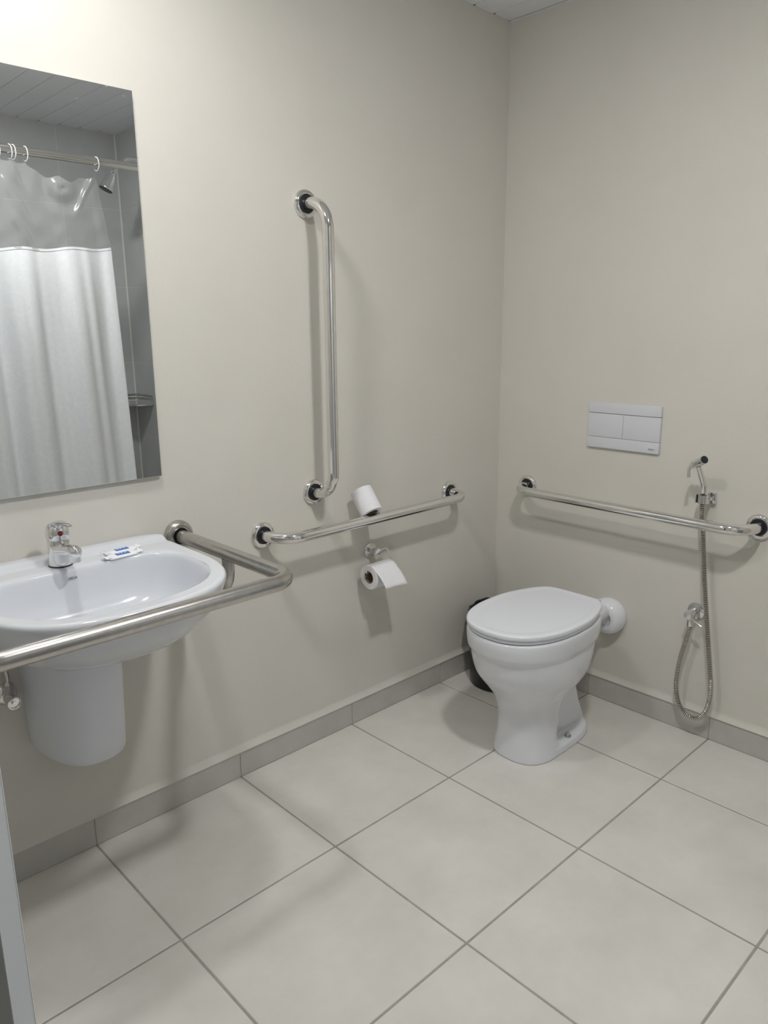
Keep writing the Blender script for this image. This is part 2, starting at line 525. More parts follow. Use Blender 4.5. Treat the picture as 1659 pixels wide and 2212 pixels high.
grab_bar('grab_bar', 'horizontal polished steel grab bar on the right wall above the toilet', 'grab bar', (0, -.1439, .744), (0, -.9861, .738), (-1, 0, 0), M['polished'])

# sink guard rail
t = thing('sink_rail', 'brushed steel guard rail wrapped around the front of the white sink', 'grab bar', (-1.374, 0, .80))
SBX, SBL, SBY, SBZ = -1.380, -2.035, -.514, .791
tube('tube', rounded_path([(SBX, -.004, SBZ), (SBX, SBY, SBZ), (SBL, SBY, SBZ), (SBL, -.004, SBZ)], .052, 16), .0178, M['brushed'], t, 36)
for x in (SBX, SBL):
    f = lathe('flange', [(.041, 0), (.041, .005), (.039, .012), (.034, .018), (.028, .020), (.0225, .0185), (.0222, .004), (.001, .004)], (x, 0, SBZ), (0, -1, 0), M['brushed'], t, 48)
    lathe('gasket', [(.0221, .0042), (.0218, .014), (.0182, .014), (.0182, .0042)], (x, 0, SBZ), (0, -1, 0), M['rubber'], f, 36)
    br = spline([(x, -.243, SBZ - .012), (x, -.244, SBZ - .045), (x, -.236, SBZ - .075), (x, -.208, SBZ - .100), (x, -.150, SBZ - .117), (x, -.08, SBZ - .126), (x, -.003, SBZ - .130)], 8)
    tube('brace', br, .0150, M['brushed'], t, 24)
    lathe('flange', [(.030, 0), (.030, .004), (.026, .008), (.0155, .009), (.001, .009)], (x, 0, SBZ - .130), (0, -1, 0), M['brushed'], t, 32)
keep(t)

# ------------------------------------------------------------------ mirror
t = thing('wall_mirror', 'large frameless rectangular mirror on the left wall above the sink', 'mirror', (-1.705, 0, 1.41))
box('mirror_pane', (-1.991, -.0125, .9589), (-1.4186, -.0085, 1.8601), M['mirror'], t, .0008, 1)
box('backing', (-1.985, -.0085, .965), (-1.4246, -.0005, 1.854), M['mirror_edge'], t)
keep(t)

# ------------------------------------------------------------------ sink
XC = -1.705
def sup(cx, cy, hw, hy_f, hy_b, nf, nb, th):
    """superellipse outline: angle th, front (-y) half length hy_f, back half length hy_b"""
    c, s = math.cos(th), math.sin(th)
    n = nf if s < 0 else nb
    x = abs(c) ** (2 / n) * (1 if c >= 0 else -1)
    y = abs(s) ** (2 / n) * (1 if s >= 0 else -1)
    return cx + hw * x, cy + (hy_f if s < 0 else hy_b) * y
NS = 144
def ridge(x, y):
    return .011 * sst(-.062, -.040, y)
def sink_outer(th): return sup(XC, -.215, .267, .275, .2145, 2.55, 9, th)
def sink_inner(th): return sup(XC, -.265, .226, .182, .137, 2.35, 4.2, th)
angs = [2 * PI * i / NS for i in range(NS)]
rings = []
RZ = .803
def ring_outer(sx, sy, z, dz=0):
    r = []
    for a in angs:
        x, y = sink_outer(a)
        r.append((XC + (x - XC) * sx, y * sy if sy <= 1 else y, z))
    return r
# underside -> rim
for sx, sy, z in ((.02, .30, .640), (.22, .50, .640), (.40, .63, .643), (.55, .73, .652), (.68, .81, .668), (.79, .875, .690), (.875, .925, .715), (.935, .962, .742), (.972, .984, .766), (.992, .996, .784)):
    rings.append(ring_outer(sx, sy, z))
def offset_in(fn, d, zf):
    r = []
    for i, a in enumerate(angs):
        x, y = fn(a); x0, y0 = fn(a - .01); x1, y1 = fn(a + .01)
        tx, ty = x1 - x0, y1 - y0; l = math.hypot(tx, ty) or 1
        nx, ny = -ty / l, tx / l     # inward
        px, py = x + nx * d, y + ny * d
        r.append((px, min(py, -.0005), zf(px, py)))
    return r
rings.append(offset_in(sink_outer, 0, lambda x, y: RZ - .010 + ridge(x, y)))
rings.append(offset_in(sink_outer, .0012, lambda x, y: RZ - .0045 + ridge(x, y)))
rings.append(offset_in(sink_outer, .004, lambda x, y: RZ - .0012 + ridge(x, y)))
rings.append(offset_in(sink_outer, .008, lambda x, y: RZ + ridge(x, y)))
# shelf: blend outline to inner outline
def blend(t_, drop):
    r = []
    o = offset_in(sink_outer, .010, lambda x, y: 0); ii = [sink_inner(a) for a in angs]
    for (ox, oy, _), (ix, iy) in zip(o, ii):
        x = ox + (ix - ox) * t_; y = oy + (iy - oy) * t_
        r.append((x, y, RZ + ridge(x, y) - drop))
    return r
for q in [k / 12 for k in range(1, 11)]:
    rings.append(blend(q, .001 * q))
def ring_inner(s, z):
    r = []
    for a in angs:
        x, y = sink_inner(a)
        r.append((XC + (x - XC) * s, -.245 + (y + .245) * s, z))
    return r
rings.append(ring_inner(1.02, RZ - .0018))
for s, z in ((1.0, RZ - .005), (.985, RZ - .012), (.965, RZ - .025), (.94, RZ - .043), (.90, RZ - .066), (.84, RZ - .087), (.75, RZ - .104), (.62, RZ - .116), (.45, RZ - .123), (.25, RZ - .127), (.10, RZ - .129)):
    rings.append(ring_inner(s, z))
V = [p for r in rings for p in r]
F = []
for k in range(len(rings) - 1):
    for i in range(NS):
        j = (i + 1) % NS
        F.append((k * NS + i, k * NS + j, (k + 1) * NS + j, (k + 1) * NS + i))
F.append(tuple(range(NS))); F.append(tuple((len(rings) - 1) * NS + i for i in range(NS)))
sink = thing('sink', 'white wall-hung ceramic sink with a single-lever tap', 'sink', (XC, 0, .65))
mesh_obj('basin', V, F, M['basin'], sink, True, 60)
lathe('drain', [(.022, 0), (.022, .002), (.018, .003), (.001, .002)], (XC, -.245, RZ - .1295), (0, 0, 1), M['chrome'], sink, 24)
# small printed mark on the inner back slope
mk = Matrix.Translation((-1.716, -.1345, RZ - .0215)) @ Matrix.Rotation(math.radians(76), 4, 'X')
rename_text('maker_mark', 'DECA', .0075, mk, M['ink'], sink, .0006)
keep(sink)

ped = thing('sink_pedestal', 'pale grey half pedestal fixed to the wall under the sink', 'sink pedestal', (XC, 0, .345))
V = []; F = []; NP = 64
levels = [(.345, .090, .188), (.3453, .0955, .1945), (.348, .098, .198), (.40, .0995, .203), (.50, .102, .210), (.60, .105, .216), (.638, .106, .218)]
for z, hw, dp in levels:
    for i in range(NP + 1):
        a = PI * i / NP
        c, s = math.cos(a), math.sin(a)
        x = -1.712 + hw * (abs(c) ** (2 / 2.6)) * (1 if c > 0 else -1); y = -dp * abs(s) ** (2 / 2.3)
        V.append((x, y - .0005, z))
n1 = NP + 1
for k in range(len(levels) - 1):
    for i in range(NP):
        F.append((k * n1 + i, k * n1 + i + 1, (k + 1) * n1 + i + 1, (k + 1) * n1 + i))
# inner shell
nb = len(V)
for z, hw, dp in levels:
    for i in range(NP + 1):
        a = PI * i / NP
        c, s = math.cos(a), math.sin(a)
        x = -1.712 + (hw - .009) * (abs(c) ** (2 / 2.6)) * (1 if c > 0 else -1); y = -(dp - .009) * abs(s) ** (2 / 2.3)
        V.append((x, y - .0005, z))
for k in range(len(levels) - 1):
    for i in range(NP):
        F.append((nb + k * n1 + i + 1, nb + k * n1 + i, nb + (k + 1) * n1 + i, nb + (k + 1) * n1 + i + 1))
for i in range(NP):
    F.append((i + 1, i, nb + i, nb + i + 1))
    o_ = (len(levels) - 1) * n1
    F.append((o_ + i, o_ + i + 1, nb + o_ + i + 1, nb + o_ + i))
mesh_obj('shell', V, F, M['pedestal'], ped, True, 50)
keep(ped)

# ------------------------------------------------------------------ tap
FX, FY = -1.7215, -.083
tap = thing('tap', 'chrome single-lever tap standing on the back of the sink', 'tap', (FX, FY, RZ - .0005))
lean = Vector((.0, -.02, 1)).normalized()
lathe('base_ring', [(.0265, 0), (.0265, .0022), (.024, .003)], (FX, FY, RZ - .0012), (0, 0, 1), M['rubber'], tap, 40)
lathe('body', [(.0245, .001), (.0250, .003), (.0247, .01), (.0243, .04), (.0243, .060), (.0238, .062)], (FX, FY, RZ), (0, 0, 1), M['chrome'], tap, 48)
# spout: flattened tapering arm
sp = []
V = []; F = []
pth = [((FX, FY + .005, RZ + .040), .020, .017), ((FX, FY - .02, RZ + .042), .019, .0155), ((FX, FY - .05, RZ + .047), .0165, .0125), ((FX, FY - .075, RZ + .0505), .0150, .0125),
       ((FX, FY - .095, RZ + .0505), .0145, .0135), ((FX, FY - .104, RZ + .0495), .0115, .011), ((FX, FY - .108, RZ + .049), .005, .005)]
for (p, w, h) in pth:
    for i in range(24):
        a = 2 * PI * i / 24
        V.append((p[0] + w * math.cos(a), p[1], p[2] + h * math.sin(a)))
for k in range(len(pth) - 1):
    for i in range(24):
        j = (i + 1) % 24
        F.append((k * 24 + i, k * 24 + j, (k + 1) * 24 + j, (k + 1) * 24 + i))
F.append(tuple(range(24))); F.append(tuple((len(pth) - 1) * 24 + i for i in range(24)))
s_ = mesh_obj('spout', V, F, M['chrome'], tap, True, 60)
lathe('aerator', [(.0125, 0), (.0125, .018), (.0105, .020), (.009, .0205), (.001, .018)], (FX, FY - .090, RZ + .046), (0, -.06, -1), M['chrome'], s_, 32)
# cap with the lever
c_ = lathe('cap', [(.0238, 0), (.0258, .002), (.0260, .011), (.0254, .020), (.0235, .028), (.0195, .034), (.012, .038), (.001, .039)], (FX, FY, RZ + .0625), (0, -.05, 1), M['chrome'], tap, 48)
lv = []
V = []; F = []
lp = [((FX, FY + .012, RZ + .0935), .016, .005), ((FX, FY - .010, RZ + .1005), .0165, .006), ((FX, FY - .035, RZ + .1035), .0125, .0035), ((FX, FY - .062, RZ + .1060), .0085, .0022), ((FX, FY - .078, RZ + .1055), .006, .0018)]
for (p, w, h) in lp:
    for i in range(20):
        a = 2 * PI * i / 20
        V.append((p[0] + w * math.cos(a), p[1], p[2] + h * math.sin(a)))
for k in range(len(lp) - 1):
    for i in range(20):
        j = (i + 1) % 20
        F.append((k * 20 + i, k * 20 + j, (k + 1) * 20 + j, (k + 1) * 20 + i))
F.append(tuple(range(20))); F.append(tuple((len(lp) - 1) * 20 + i for i in range(20)))
mesh_obj('lever', V, F, M['chrome'], tap, True, 60)
lathe('hot_mark', [(.0058, 0), (.0058, .002), (.0045, .0028), (.001, .0022)], (FX - .003, FY - .0262, RZ + .0795), (-.1, -1, .05), M['red'], c_, 24)
keep(tap)

# ------------------------------------------------------------------ wrapped soaps on the rim
def soap(label, px, py, rot, zz, tilt, w=.064, d=.026):
    t = thing('soap_packet', label, 'soap', (px, py, zz), 'wrapped soaps on the sink')
    N = 26; Mm = 10
    V = []; F = []
    for i in range(N + 1):
        u = -1 + 2 * i / N; ax = abs(u)
        x = u * (w / 2 + .016)
        if ax < .66: hw, hh = d / 2, .0045
        elif ax < .80: k = (ax - .66) / .14; hw, hh = d / 2 * (1 - .55 * k), .0045 * (1 - .6 * k)
        else: k = (ax - .80) / .20; hw, hh = d / 2 * (.45 + .65 * k), .0018 * (1 - .6 * k)
        for j in range(Mm):
            a = 2 * PI * j / Mm
            cx = math.cos(a); sx = math.sin(a)
            crease = .0012 * math.sin(6 * a + u * 9) if ax > .62 else .0
            V.append((x, hw * (abs(cx) ** .7) * (1 if cx > 0 else -1), .0052 + hh * (abs(sx) ** .7) * (1 if sx > 0 else -1) + crease + (.004 * max(0, ax - .8) / .2)))
    for i in range(N):
        for j in range(Mm):
            k = (j + 1) % Mm
            F.append((i * Mm + j, i * Mm + k, (i + 1) * Mm + k, (i + 1) * Mm + j))
    F.append(tuple(range(Mm))); F.append(tuple(N * Mm + j for j in range(Mm)))
    mesh_obj('wrapper', V, F, M['wrap'], t, True, 50)
    V = [(x, y, .0101 + (0.0 if abs(y) < .006 else -.0009)) for y in (-.008, -.0055, .0055, .0085) for x in (-.017, .017)]
    mesh_obj('blue_label', V, [(0, 1, 3, 2), (2, 3, 5, 4), (4, 5, 7, 6)], M['blue'], t, False)
    V = []; F = []
    for x in (-.012, -.004, .005):
        for yy in (.001,):
            b0 = len(V)
            V += [(x, yy - .0014, .0104), (x + .006, yy - .0014, .0104), (x + .006, yy + .0014, .0104), (x, yy + .0014, .0104)]
            F.append((b0, b0 + 1, b0 + 2, b0 + 3))
    mesh_obj('print', V, F, M['wrap'], t, False)
    t.rotation_euler = (tilt, 0, rot)
    return t
soap('small white soap packet with a blue label, the one nearer the wall', -1.578, -.088, .10, RZ - .001, .03)
soap('small white soap packet with pale blue print, the one nearer the basin', -1.590, -.119, .04, RZ - .0025, .06)

# ------------------------------------------------------------------ angle valve under the sink
v = thing('angle_valve', 'small chrome angle valve with a supply hose, on the wall left of the half pedestal', 'valve', (-1.862, 0, .487))
vx, vz = -1.852, .494
lathe('rosette', [(.026, 0), (.026, .003), (.021, .008), (.012, .012)], (vx, 0, vz), (0, -1, 0), M['chrome'], v, 36)
lathe('body', [(.009, .002), (.009, .018), (.0125, .021), (.0130, .040), (.0125, .046)], (vx, 0, vz), (0, -1, 0), M['chrome'], v, 30)
k_ = lathe('knob', [(.0105, .047), (.0155, .049), (.0160, .060), (.0150, .064), (.0120, .0645), (.0115, .060), (.005, .060), (.005, .066), (.001, .066)], (vx, 0, vz), (0, -1, 0), M['chrome'], v, 36)
lathe('nut', [(.0105, 0), (.0105, .010), (.012, .011), (.012, .027), (.010, .029), (.006, .033)], (vx, -.030, vz + .010), (0, 0, 1), M['brushed'], v, 6, 20)
hp = spline([(vx, -.030, vz + .040), (vx - .001, -.031, vz + .065), (vx - .006, -.036, vz + .10), (vx - .010, -.045, vz + .14), (vx - .008, -.052, vz + .160)], 8)
tube('hose', hp, .0055, M['brushed'], v, 14)
keep(v)

# ------------------------------------------------------------------ toilet
YC = -.5155
toilet = thing('toilet', 'white ceramic floor-standing toilet with the lid closed', 'toilet', (-.45, YC, 0))
NT = 240
# z, x_front, x_back, half width, front exponent, back exponent
tab = [(.000, -.5775, -.2059, .1029, 2.5, 3.6), (.012, -.5772, -.208, .1020, 2.5, 3.5), (.05, -.5757, -.2197, .0948, 2.4, 3.2), (.10, -.5738, -.2418, .0899, 2.3, 3.0),
       (.15, -.5760, -.2631, .0936, 2.3, 2.8), (.20, -.5933, -.2861, .1050, 2.2, 2.6), (.24, -.6213, -.2822, .1283, 2.2, 2.5), (.28, -.6540, -.2700, .1520, 2.15, 2.4), (.31, -.6700, -.2563, .1585, 2.15, 2.4),
       (.34, -.6770, -.2489, .1600, 2.2, 2.5), (.366, -.6810, -.2400, .1590, 2.25, 2.6), (.372, -.6830, -.2380, .1600, 2.25, 2.6), (.385, -.6930, -.2290, .1650, 2.25, 2.7), (.40, -.6960, -.2265, .1665, 2.25, 2.7), (.42, -.6984, -.2257, .1675, 2.25, 2.7),
       (.434, -.6970, -.2270, .1665, 2.25, 2.7), (.438, -.6940, -.2300, .1640, 2.25, 2.7), (.4405, -.688, -.236, .158, 2.25, 2.7)]
def cat(tb, z):
    """smooth interpolation of the table"""
    n = len(tb)
    for i in range(n - 1):
        if z <= tb[i + 1][0] or i == n - 2:
            a = tb[max(i - 1, 0)]; b_ = tb[i]; c_ = tb[i + 1]; d_ = tb[min(i + 2, n - 1)]
            t_ = (z - b_[0]) / (c_[0] - b_[0]); out = []
            for k in range(1, len(b_)):
                m0 = (c_[k] - a[k]) / (c_[0] - a[0]) * (c_[0] - b_[0]) if c_[0] != a[0] else 0
                m1 = (d_[k] - b_[k]) / (d_[0] - b_[0]) * (c_[0] - b_[0])
                out.append((2 * t_**3 - 3 * t_**2 + 1) * b_[k] + (t_**3 - 2 * t_**2 + t_) * m0 + (-2 * t_**3 + 3 * t_**2) * c_[k] + (t_**3 - t_**2) * m1)
            return out
def tring(z, inset=0.0):
    xf, xb, hw, nf, nb_ = cat(tab, z)
    xf += inset; xb -= inset; hw -= inset
    xm = xf + hw * 1.25 if z > .25 else xf + hw * (1.25 - .15 * (1 - z / .25))
    r = []
    for i in range(NT):
        a = 2 * PI * i / NT
        c, s = math.cos(a), math.sin(a)
        n = nf if c < 0 else nb_
        x = xm + ((xm - xf) if c < 0 else (xb - xm)) * abs(c) ** (2 / n) * (1 if c > 0 else -1)
        yy = hw * abs(s) ** (2 / n) * (1 if s > 0 else -1)
        # side recess behind the front column, above the foot
        crease = .205 + .16 * (x + .42)          # lower edge of the bowl rises to the rear
        rec = sst(-.440, -.420, x) * sst(.024, .030, z) * (1 - sst(crease - .035, crease + .02, z)) * (1 - .0 * x)
        lim = .050 + .016 * sst(.1, .22, z)
        if abs(yy) > lim: yy = math.copysign(abs(yy) + (lim - abs(yy)) * rec, yy)
        r.append((x, YC + yy, z))
    return r
zs = [0, .002, .006, .012, .018, .022, .025, .027, .029, .031, .034, .04, .05, .06, .075, .09, .105, .12, .135, .15, .165, .18, .19, .20, .21, .22, .23, .24, .25, .26, .27, .28, .29, .30, .31, .32, .33, .34, .35, .358, .364, .368, .372, .375, .378, .381, .384, .388, .394, .402, .41, .418, .426, .431, .434, .436, .438, .4395, .4405]
rg = [tring(z, .002 if z == 0 else 0) for z in zs]
rg.append(tring(.4405, .02)); rg.append([(x, y, .43) for x, y, z in tring(.4405, .028)])
V = [p for r in rg for p in r]; F = []
for k in range(len(rg) - 1):
    for i in range(NT):
        j = (i + 1) % NT
        F.append((k * NT + i, k * NT + j, (k + 1) * NT + j, (k + 1) * NT + i))
F.append(tuple(range(NT))); F.append(tuple((len(rg) - 1) * NT + i for i in range(NT)))
mesh_obj('bowl', V, F, M['porcelain'], toilet, True, 55)
# rear deck carrying hinges and inlet
bm = bmesh.new(); vs = add_box(bm, (-.310, YC - .074, .290), (-.172, YC + .074, .4400))
for v_ in vs:
    if v_.co.z < .3 and v_.co.x > -.2: v_.co.x = -.252
    if v_.co.z < .3: v_.co.y = YC + (v_.co.y - YC) * .8
bmesh.ops.bevel(bm, geom=list(bm.edges), offset=.016, segments=5, affect='EDGES', profile=.5)
bm_obj('rear_deck', bm, M['porcelain'], toilet, True, 40)
# seat and lid: D-shaped slabs
def slab(name, z0, z1, grow, m, dish=0.0, rnd=.007, xb=-.205):
    RP = spline([(0, .1680), (.060, .1655), (.118, .1530), (.175, .1330), (.205, .1170), (.223, .1000), (.2325, .0740), (.2350, .036), (.2355, 0)], 12)
    RP = [(p.x, p.y) for p in RP]
    def out(a, ins):
        c, s = math.cos(a), math.sin(a)
        xm = -.4690
        if c < 0:
            n = 2.33
            return xm - (.2325 + grow - ins) * abs(c) ** (2 / n), (.1680 + grow - ins) * abs(s) ** (2 / n) * (1 if s > 0 else -1)
        # rear: outline tapering to a short straight back edge, walked by arc parameter
        u = (1 - abs(math.asin(max(-1, min(1, s)))) / (PI / 2)) * (len(RP) - 1)
        i = min(int(u), len(RP) - 2); f = u - i
        px = RP[i][0] + (RP[i + 1][0] - RP[i][0]) * f; py = RP[i][1] + (RP[i + 1][1] - RP[i][1]) * f
        kx = 1 + (grow - ins) / .247; ky = 1 + (grow - ins) / .168
        return xm + px * kx, py * ky * (1 if s >= 0 else -1)
    R_ = []
    hgt = z1 - z0
    for ins, z in ((.02, z0), (.003, z0), (.0008, z0 + .0018), (0, z0 + .004), (0, z1 - rnd), (rnd * .12, z1 - rnd * .55), (rnd * .4, z1 - rnd * .2), (rnd, z1 - rnd * .02), (rnd * 1.7, z1), (.024, z1 - .0002), (.028, z1 - dish), (.034, z1 - dish), (.08, z1 - dish + .0006), (.12, z1 - dish + .0008), (.148, z1 - dish + .0009)):
        R_.append([(x, YC + y, z) for x, y in (out(2 * PI * i / NT, ins) for i in range(NT))])
    V = [p for r in R_ for p in r]; F = []
    for k in range(len(R_) - 1):
        for i in range(NT):
            j = (i + 1) % NT
            F.append((k * NT + i, k * NT + j, (k + 1) * NT + j, (k + 1) * NT + i))
    F.append(tuple(range(NT))); F.append(tuple((len(R_) - 1) * NT + i for i in range(NT)))
    return mesh_obj(name, V, F, m, toilet, True, 70)
slab('seat', .4425, .4535, -.0045, M['seat'], 0, .003)
slab('lid', .4545, .4705, 0, M['seat'], .0010, .006)
for s in (-1, 1):
    lathe('hinge', [(.011, -.022), (.011, .022)], (-.212, YC + s * .055, .4470), (0, 1, 0), M['seat'], toilet, 20)
    q = lathe('bolt', [(.011, 0), (.011, .0018), (.0075, .0025), (.0062, .010), (.0035, .0125), (.001, .013)], (-.362, YC + s * .079, .0275), (0, 0, 1), M['brushed'], toilet, 20)
lathe('inlet_pipe', [(.027, .0), (.027, .17)], (-.010, YC - .001, .350), (-1, 0, .02), M['white_plastic'], toilet, 32)
lathe('pipe_cover', [(.0650, 0.001), (.0662, .006), (.0655, .020), (.0610, .036), (.0520, .048), (.0420, .054), (.0335, .054), (.0290, .048), (.0273, .040)], (0, YC - .001, .3270), (-1, 0, 0), M['porcelain'], toilet, 56)
keep(toilet)

# ------------------------------------------------------------------ bin
bn = thing('waste_bin', 'black round bin lined with a black bag in the corner behind the toilet', 'bin', (-.156, -.156, 0))
lathe('pail', [(.108, 0), (.1125, .003), (.1145, .02), (.119, .22), (.120, .285), (.116, .285), (.112, .27), (.10, .01), (.001, .008)], (-.156, -.156, 0), (0, 0, 1), M['bin'], bn, 48)
V = []; F = []; nb = 72
prof = [(.110, .20), (.1245, .222), (.1285, .238), (.1265, .252), (.1225, .268), (.1235, .282), (.1215, .292), (.117, .291), (.110, .26), (.104, .15)]
for k, (r, h) in enumerate(prof):
    for i in range(nb):
        a = 2 * PI * i / nb
        w = (.0022 * math.sin(7 * a + k) + .0015 * math.sin(17 * a + 2 * k)) * (1 if k < 8 else .3)
        V.append((-.156 + (r + w) * math.cos(a), -.156 + (r + w) * math.sin(a), h + (.004 * math.sin(5 * a + 1.3) + .002 * math.sin(13 * a)) * (1 if k < 8 else 0)))
for k in range(len(prof) - 1):
    for i in range(nb):
        j = (i + 1) % nb
        F.append((k * nb + i, k * nb + j, (k + 1) * nb + j, (k + 1) * nb + i))
mesh_obj('bin_bag', V, F, M['binbag'], bn, True, 60)
keep(bn)

# ------------------------------------------------------------------ flush plate
fp = thing('flush_plate', 'white rectangular dual flush plate on the right wall above the toilet', 'flush plate', (0, -.5225, 1.0))
y0, y1, z0, z1 = -.3911, -.6540, .9201, 1.0741
box('back_plate', (-.0055, y1 + .002, z0 + .002), (-.0002, y0 - .002, z1 - .002), M['dark'], fp)
box('frame_edge', (-.0062, y1, z0), (-.0003, y0, z0 + .0025), M['plate_white'], fp)
zb, zt = z0 + .0375, z1 - .0355
ym = (y0 + y1) / 2
for nm, a, b_, c_, d_ in (('top_strip', y1, y0, zt + .0008, z1), ('flush_button', y1, ym - .0005, zb + .0005, zt - .0008), ('flush_button', ym + .0005, y0, zb + .0005, zt - .0008), ('bottom_strip', y1, y0, z0 + .0002, zb - .0005)):
    box(nm, (-.0098, a, c_), (-.0003, b_, d_), M['plate_white'], fp, .0007, 2)
bpy.context.view_layer.update()
# printed name at the lower corner (reads along -y)
mk = Matrix(((0, 0, -1, -.0099), (-1, 0, 0, y1 + .0255), (0, 1, 0, z0 + .0135), (0, 0, 0, 1)))
rename_text('maker_mark', 'Hydra', .0085, mk, M['ink'], fp)
keep(fp)

# ------------------------------------------------------------------ hand shower beside the toilet
hs = thing('hand_shower', 'chrome hygiene hand shower with a ribbed steel hose, held on the right wall', 'hand shower', (0, -.824, .80))
# head: short cylinder pointing out and up, dark nozzle face
hd = Vector((-.42, -.72, .42)).normalized()
hc = Vector((-.088, -.822, .924))
lathe('head', [(.0105, -.030), (.0115, -.028), (.0135, .024), (.0133, .029), (.0118, .0295)], hc, hd, M['chrome'], hs, 32)
lathe('nozzle_face', [(.0118, .0292), (.0112, .0315), (.001, .0318)], hc, hd, M['rubber'], hs, 28)
tr = [hc - hd * .027 + Vector((-.002, .004, -.002)), hc - hd * .034 + Vector((-.008, .004, -.010)), hc - hd * .033 + Vector((-.010, .003, -.035))]
tube('trigger', spline(tr, 5), .0055, M['chrome'], hs, 12)
h0 = hc + Vector((.002, .000, -.010)); h1 = Vector((-.048, -.828, .850)); h2 = Vector((-.043, -.8265, .826))
tube('handle', [h0, h0.lerp(h1, .3), h0.lerp(h1, .6), h1], .0078, M['chrome'], hs, 24, rfun=lambda k: [.0082, .0085, .0088, .0092][k])
tube('collar', [h1, h1.lerp(h2, .5), h2], .0105, M['chrome'], hs, 28, rfun=lambda k: [.0095, .0104, .0104][k])
bp_ = [(-.043, -.8265, .826), (-.042, -.826, .80), (-.044, -.8275, .76), (-.046, -.833, .72), (-.045, -.838, .701), (-.045, -.856, .554), (-.045, -.879, .405), (-.045, -.900, .27), (-.045, -.910, .20), (-.045, -.909, .15), (-.045, -.899, .107), (-.045, -.880, .082),
       (-.045, -.855, .075), (-.045, -.826, .088), (-.045, -.806, .125), (-.045, -.797, .18), (-.045, -.803, .265), (-.045, -.818, .345), (-.046, -.826, .385)]
hp = spline(bp_, 60)
# equally spaced resample so that the ribs are even
res = [hp[0]]; acc = 0; step = .00145
for a, b_ in zip(hp, hp[1:]):
    d = (b_ - a).length
    while acc + d >= step:
        f_ = (step - acc) / d; a = a.lerp(b_, f_); res.append(a.copy()); d = (b_ - a).length; acc = 0
    acc += d
hose = tube('hose', res, .0072, M['hose'], hs, 12, rfun=lambda k: [.0081, .0081, .0063, .0063][k % 4])
hose.data.materials.append(M['hose_groove'])
for p_ in hose.data.polygons:
    if (p_.index // 12) % 4 == 2: p_.material_index = 1
# holder: wall block, stalk, open C clip
br = box('bracket', (-.012, -.852, .786), (0, -.826, .822), M['chrome'], hs, .0015)
tube('bracket_arm', [(-.010, -.840, .802), (-.034, -.838, .808)], .0065, M['chrome'], br, 20)
clip = []
V = []; F = []; nn = 40
for i in range(nn + 1):
    a = math.radians(-60 + 300 * i / nn)
    for r, z in ((.0125, .792), (.0165, .792), (.0165, .818), (.0125, .818)):
        V.append((-.0435 - r * math.sin(a - .9), -.8275 + r * math.cos(a - .9), z))
for i in range(nn):
    for j in range(4):
        k = (j + 1) % 4
        F.append((i * 4 + j, i * 4 + k, (i + 1) * 4 + k, (i + 1) * 4 + j))
F.append((0, 1, 2, 3)); F.append(tuple(nn * 4 + j for j in range(4)))
mesh_obj('clip', V, F, M['chrome'], br, True, 35)
for w, dz in ((.001, 0),):
    box('clip_wing', (-.058, -.8115, .792), (-.038, -.8085, .820), M['chrome'], br, .001)
# stop valve
vy, vz = -.8225, .426
va = lathe('valve_rosette', [(.0290, 0), (.0290, .003), (.0270, .006), (.0150, .0085)], (0, vy, vz), (-1, 0, 0), M['chrome'], hs, 44)
lathe('valve_body', [(.0100, .006), (.0100, .018), (.0135, .020), (.0135, .050)], (0, vy, vz), (-1, 0, 0), M['chrome'], hs, 32)
lathe('valve_cap', [(.0122, .0508), (.0140, .0515), (.0140, .064), (.0125, .067), (.001, .0675)], (0, vy, vz), (-1, 0, 0), M['chrome'], hs, 32)
tube('valve_lever', [(-.058, vy - .004, vz - .006), (-.058, vy - .022, vz - .017), (-.058, vy - .044, vz - .027)], .003, M['chrome'], hs, 12)
lathe('hose_nut', [(.0085, .0), (.0095, .006), (.0098, .030), (.0085, .034)], (-.042, vy, vz - .008), (-.06, -.02, -1), M['chrome'], hs, 24)
keep(hs)

# ------------------------------------------------------------------ toilet paper
def roll_geo(R_, r_, half, n=56):
    """roll along local z: outer R, core r"""
    prof_o = [(r_ + .0004, -half), (R_ - .001, -half), (R_, -half + .001), (R_, half - .001), (R_ - .001, half), (r_ + .0004, half)]
    return prof_o
ph = thing('paper_holder', 'chrome wire toilet paper holder on the left wall', 'paper holder', (-.683, 0, .604))
hx, hz = -.685, .603
lathe('rosette', [(.0265, 0), (.0265, .0035), (.0245, .007), (.012, .009), (.0095, .010), (.0095, .026)], (hx, 0, hz), (0, -1, 0), M['polished'], ph, 44)
lathe('post', [(.0125, .020), (.0135, .022), (.0135, .042), (.012, .044), (.001, .0445)], (hx, 0, hz), (0, -1, 0), M['polished'], ph, 32)
RX0, RX1, RY, RZc = -.752, -.652, -.068, .5375     # lower roll ends and axis
RR, RCORE = .0405, .0205
wz = RZc + RCORE - .0042
tube('wire', rounded_path([(hx, -.034, hz + .001), (hx + .045, -.036, hz + .006), (hx + .048, RY, wz), (RX0 - .010, RY, wz), (RX0 - .0105, RY, wz + .022)], [.008, .012, .006], 6), .0026, M['polished'], ph, 12)
keep(ph)

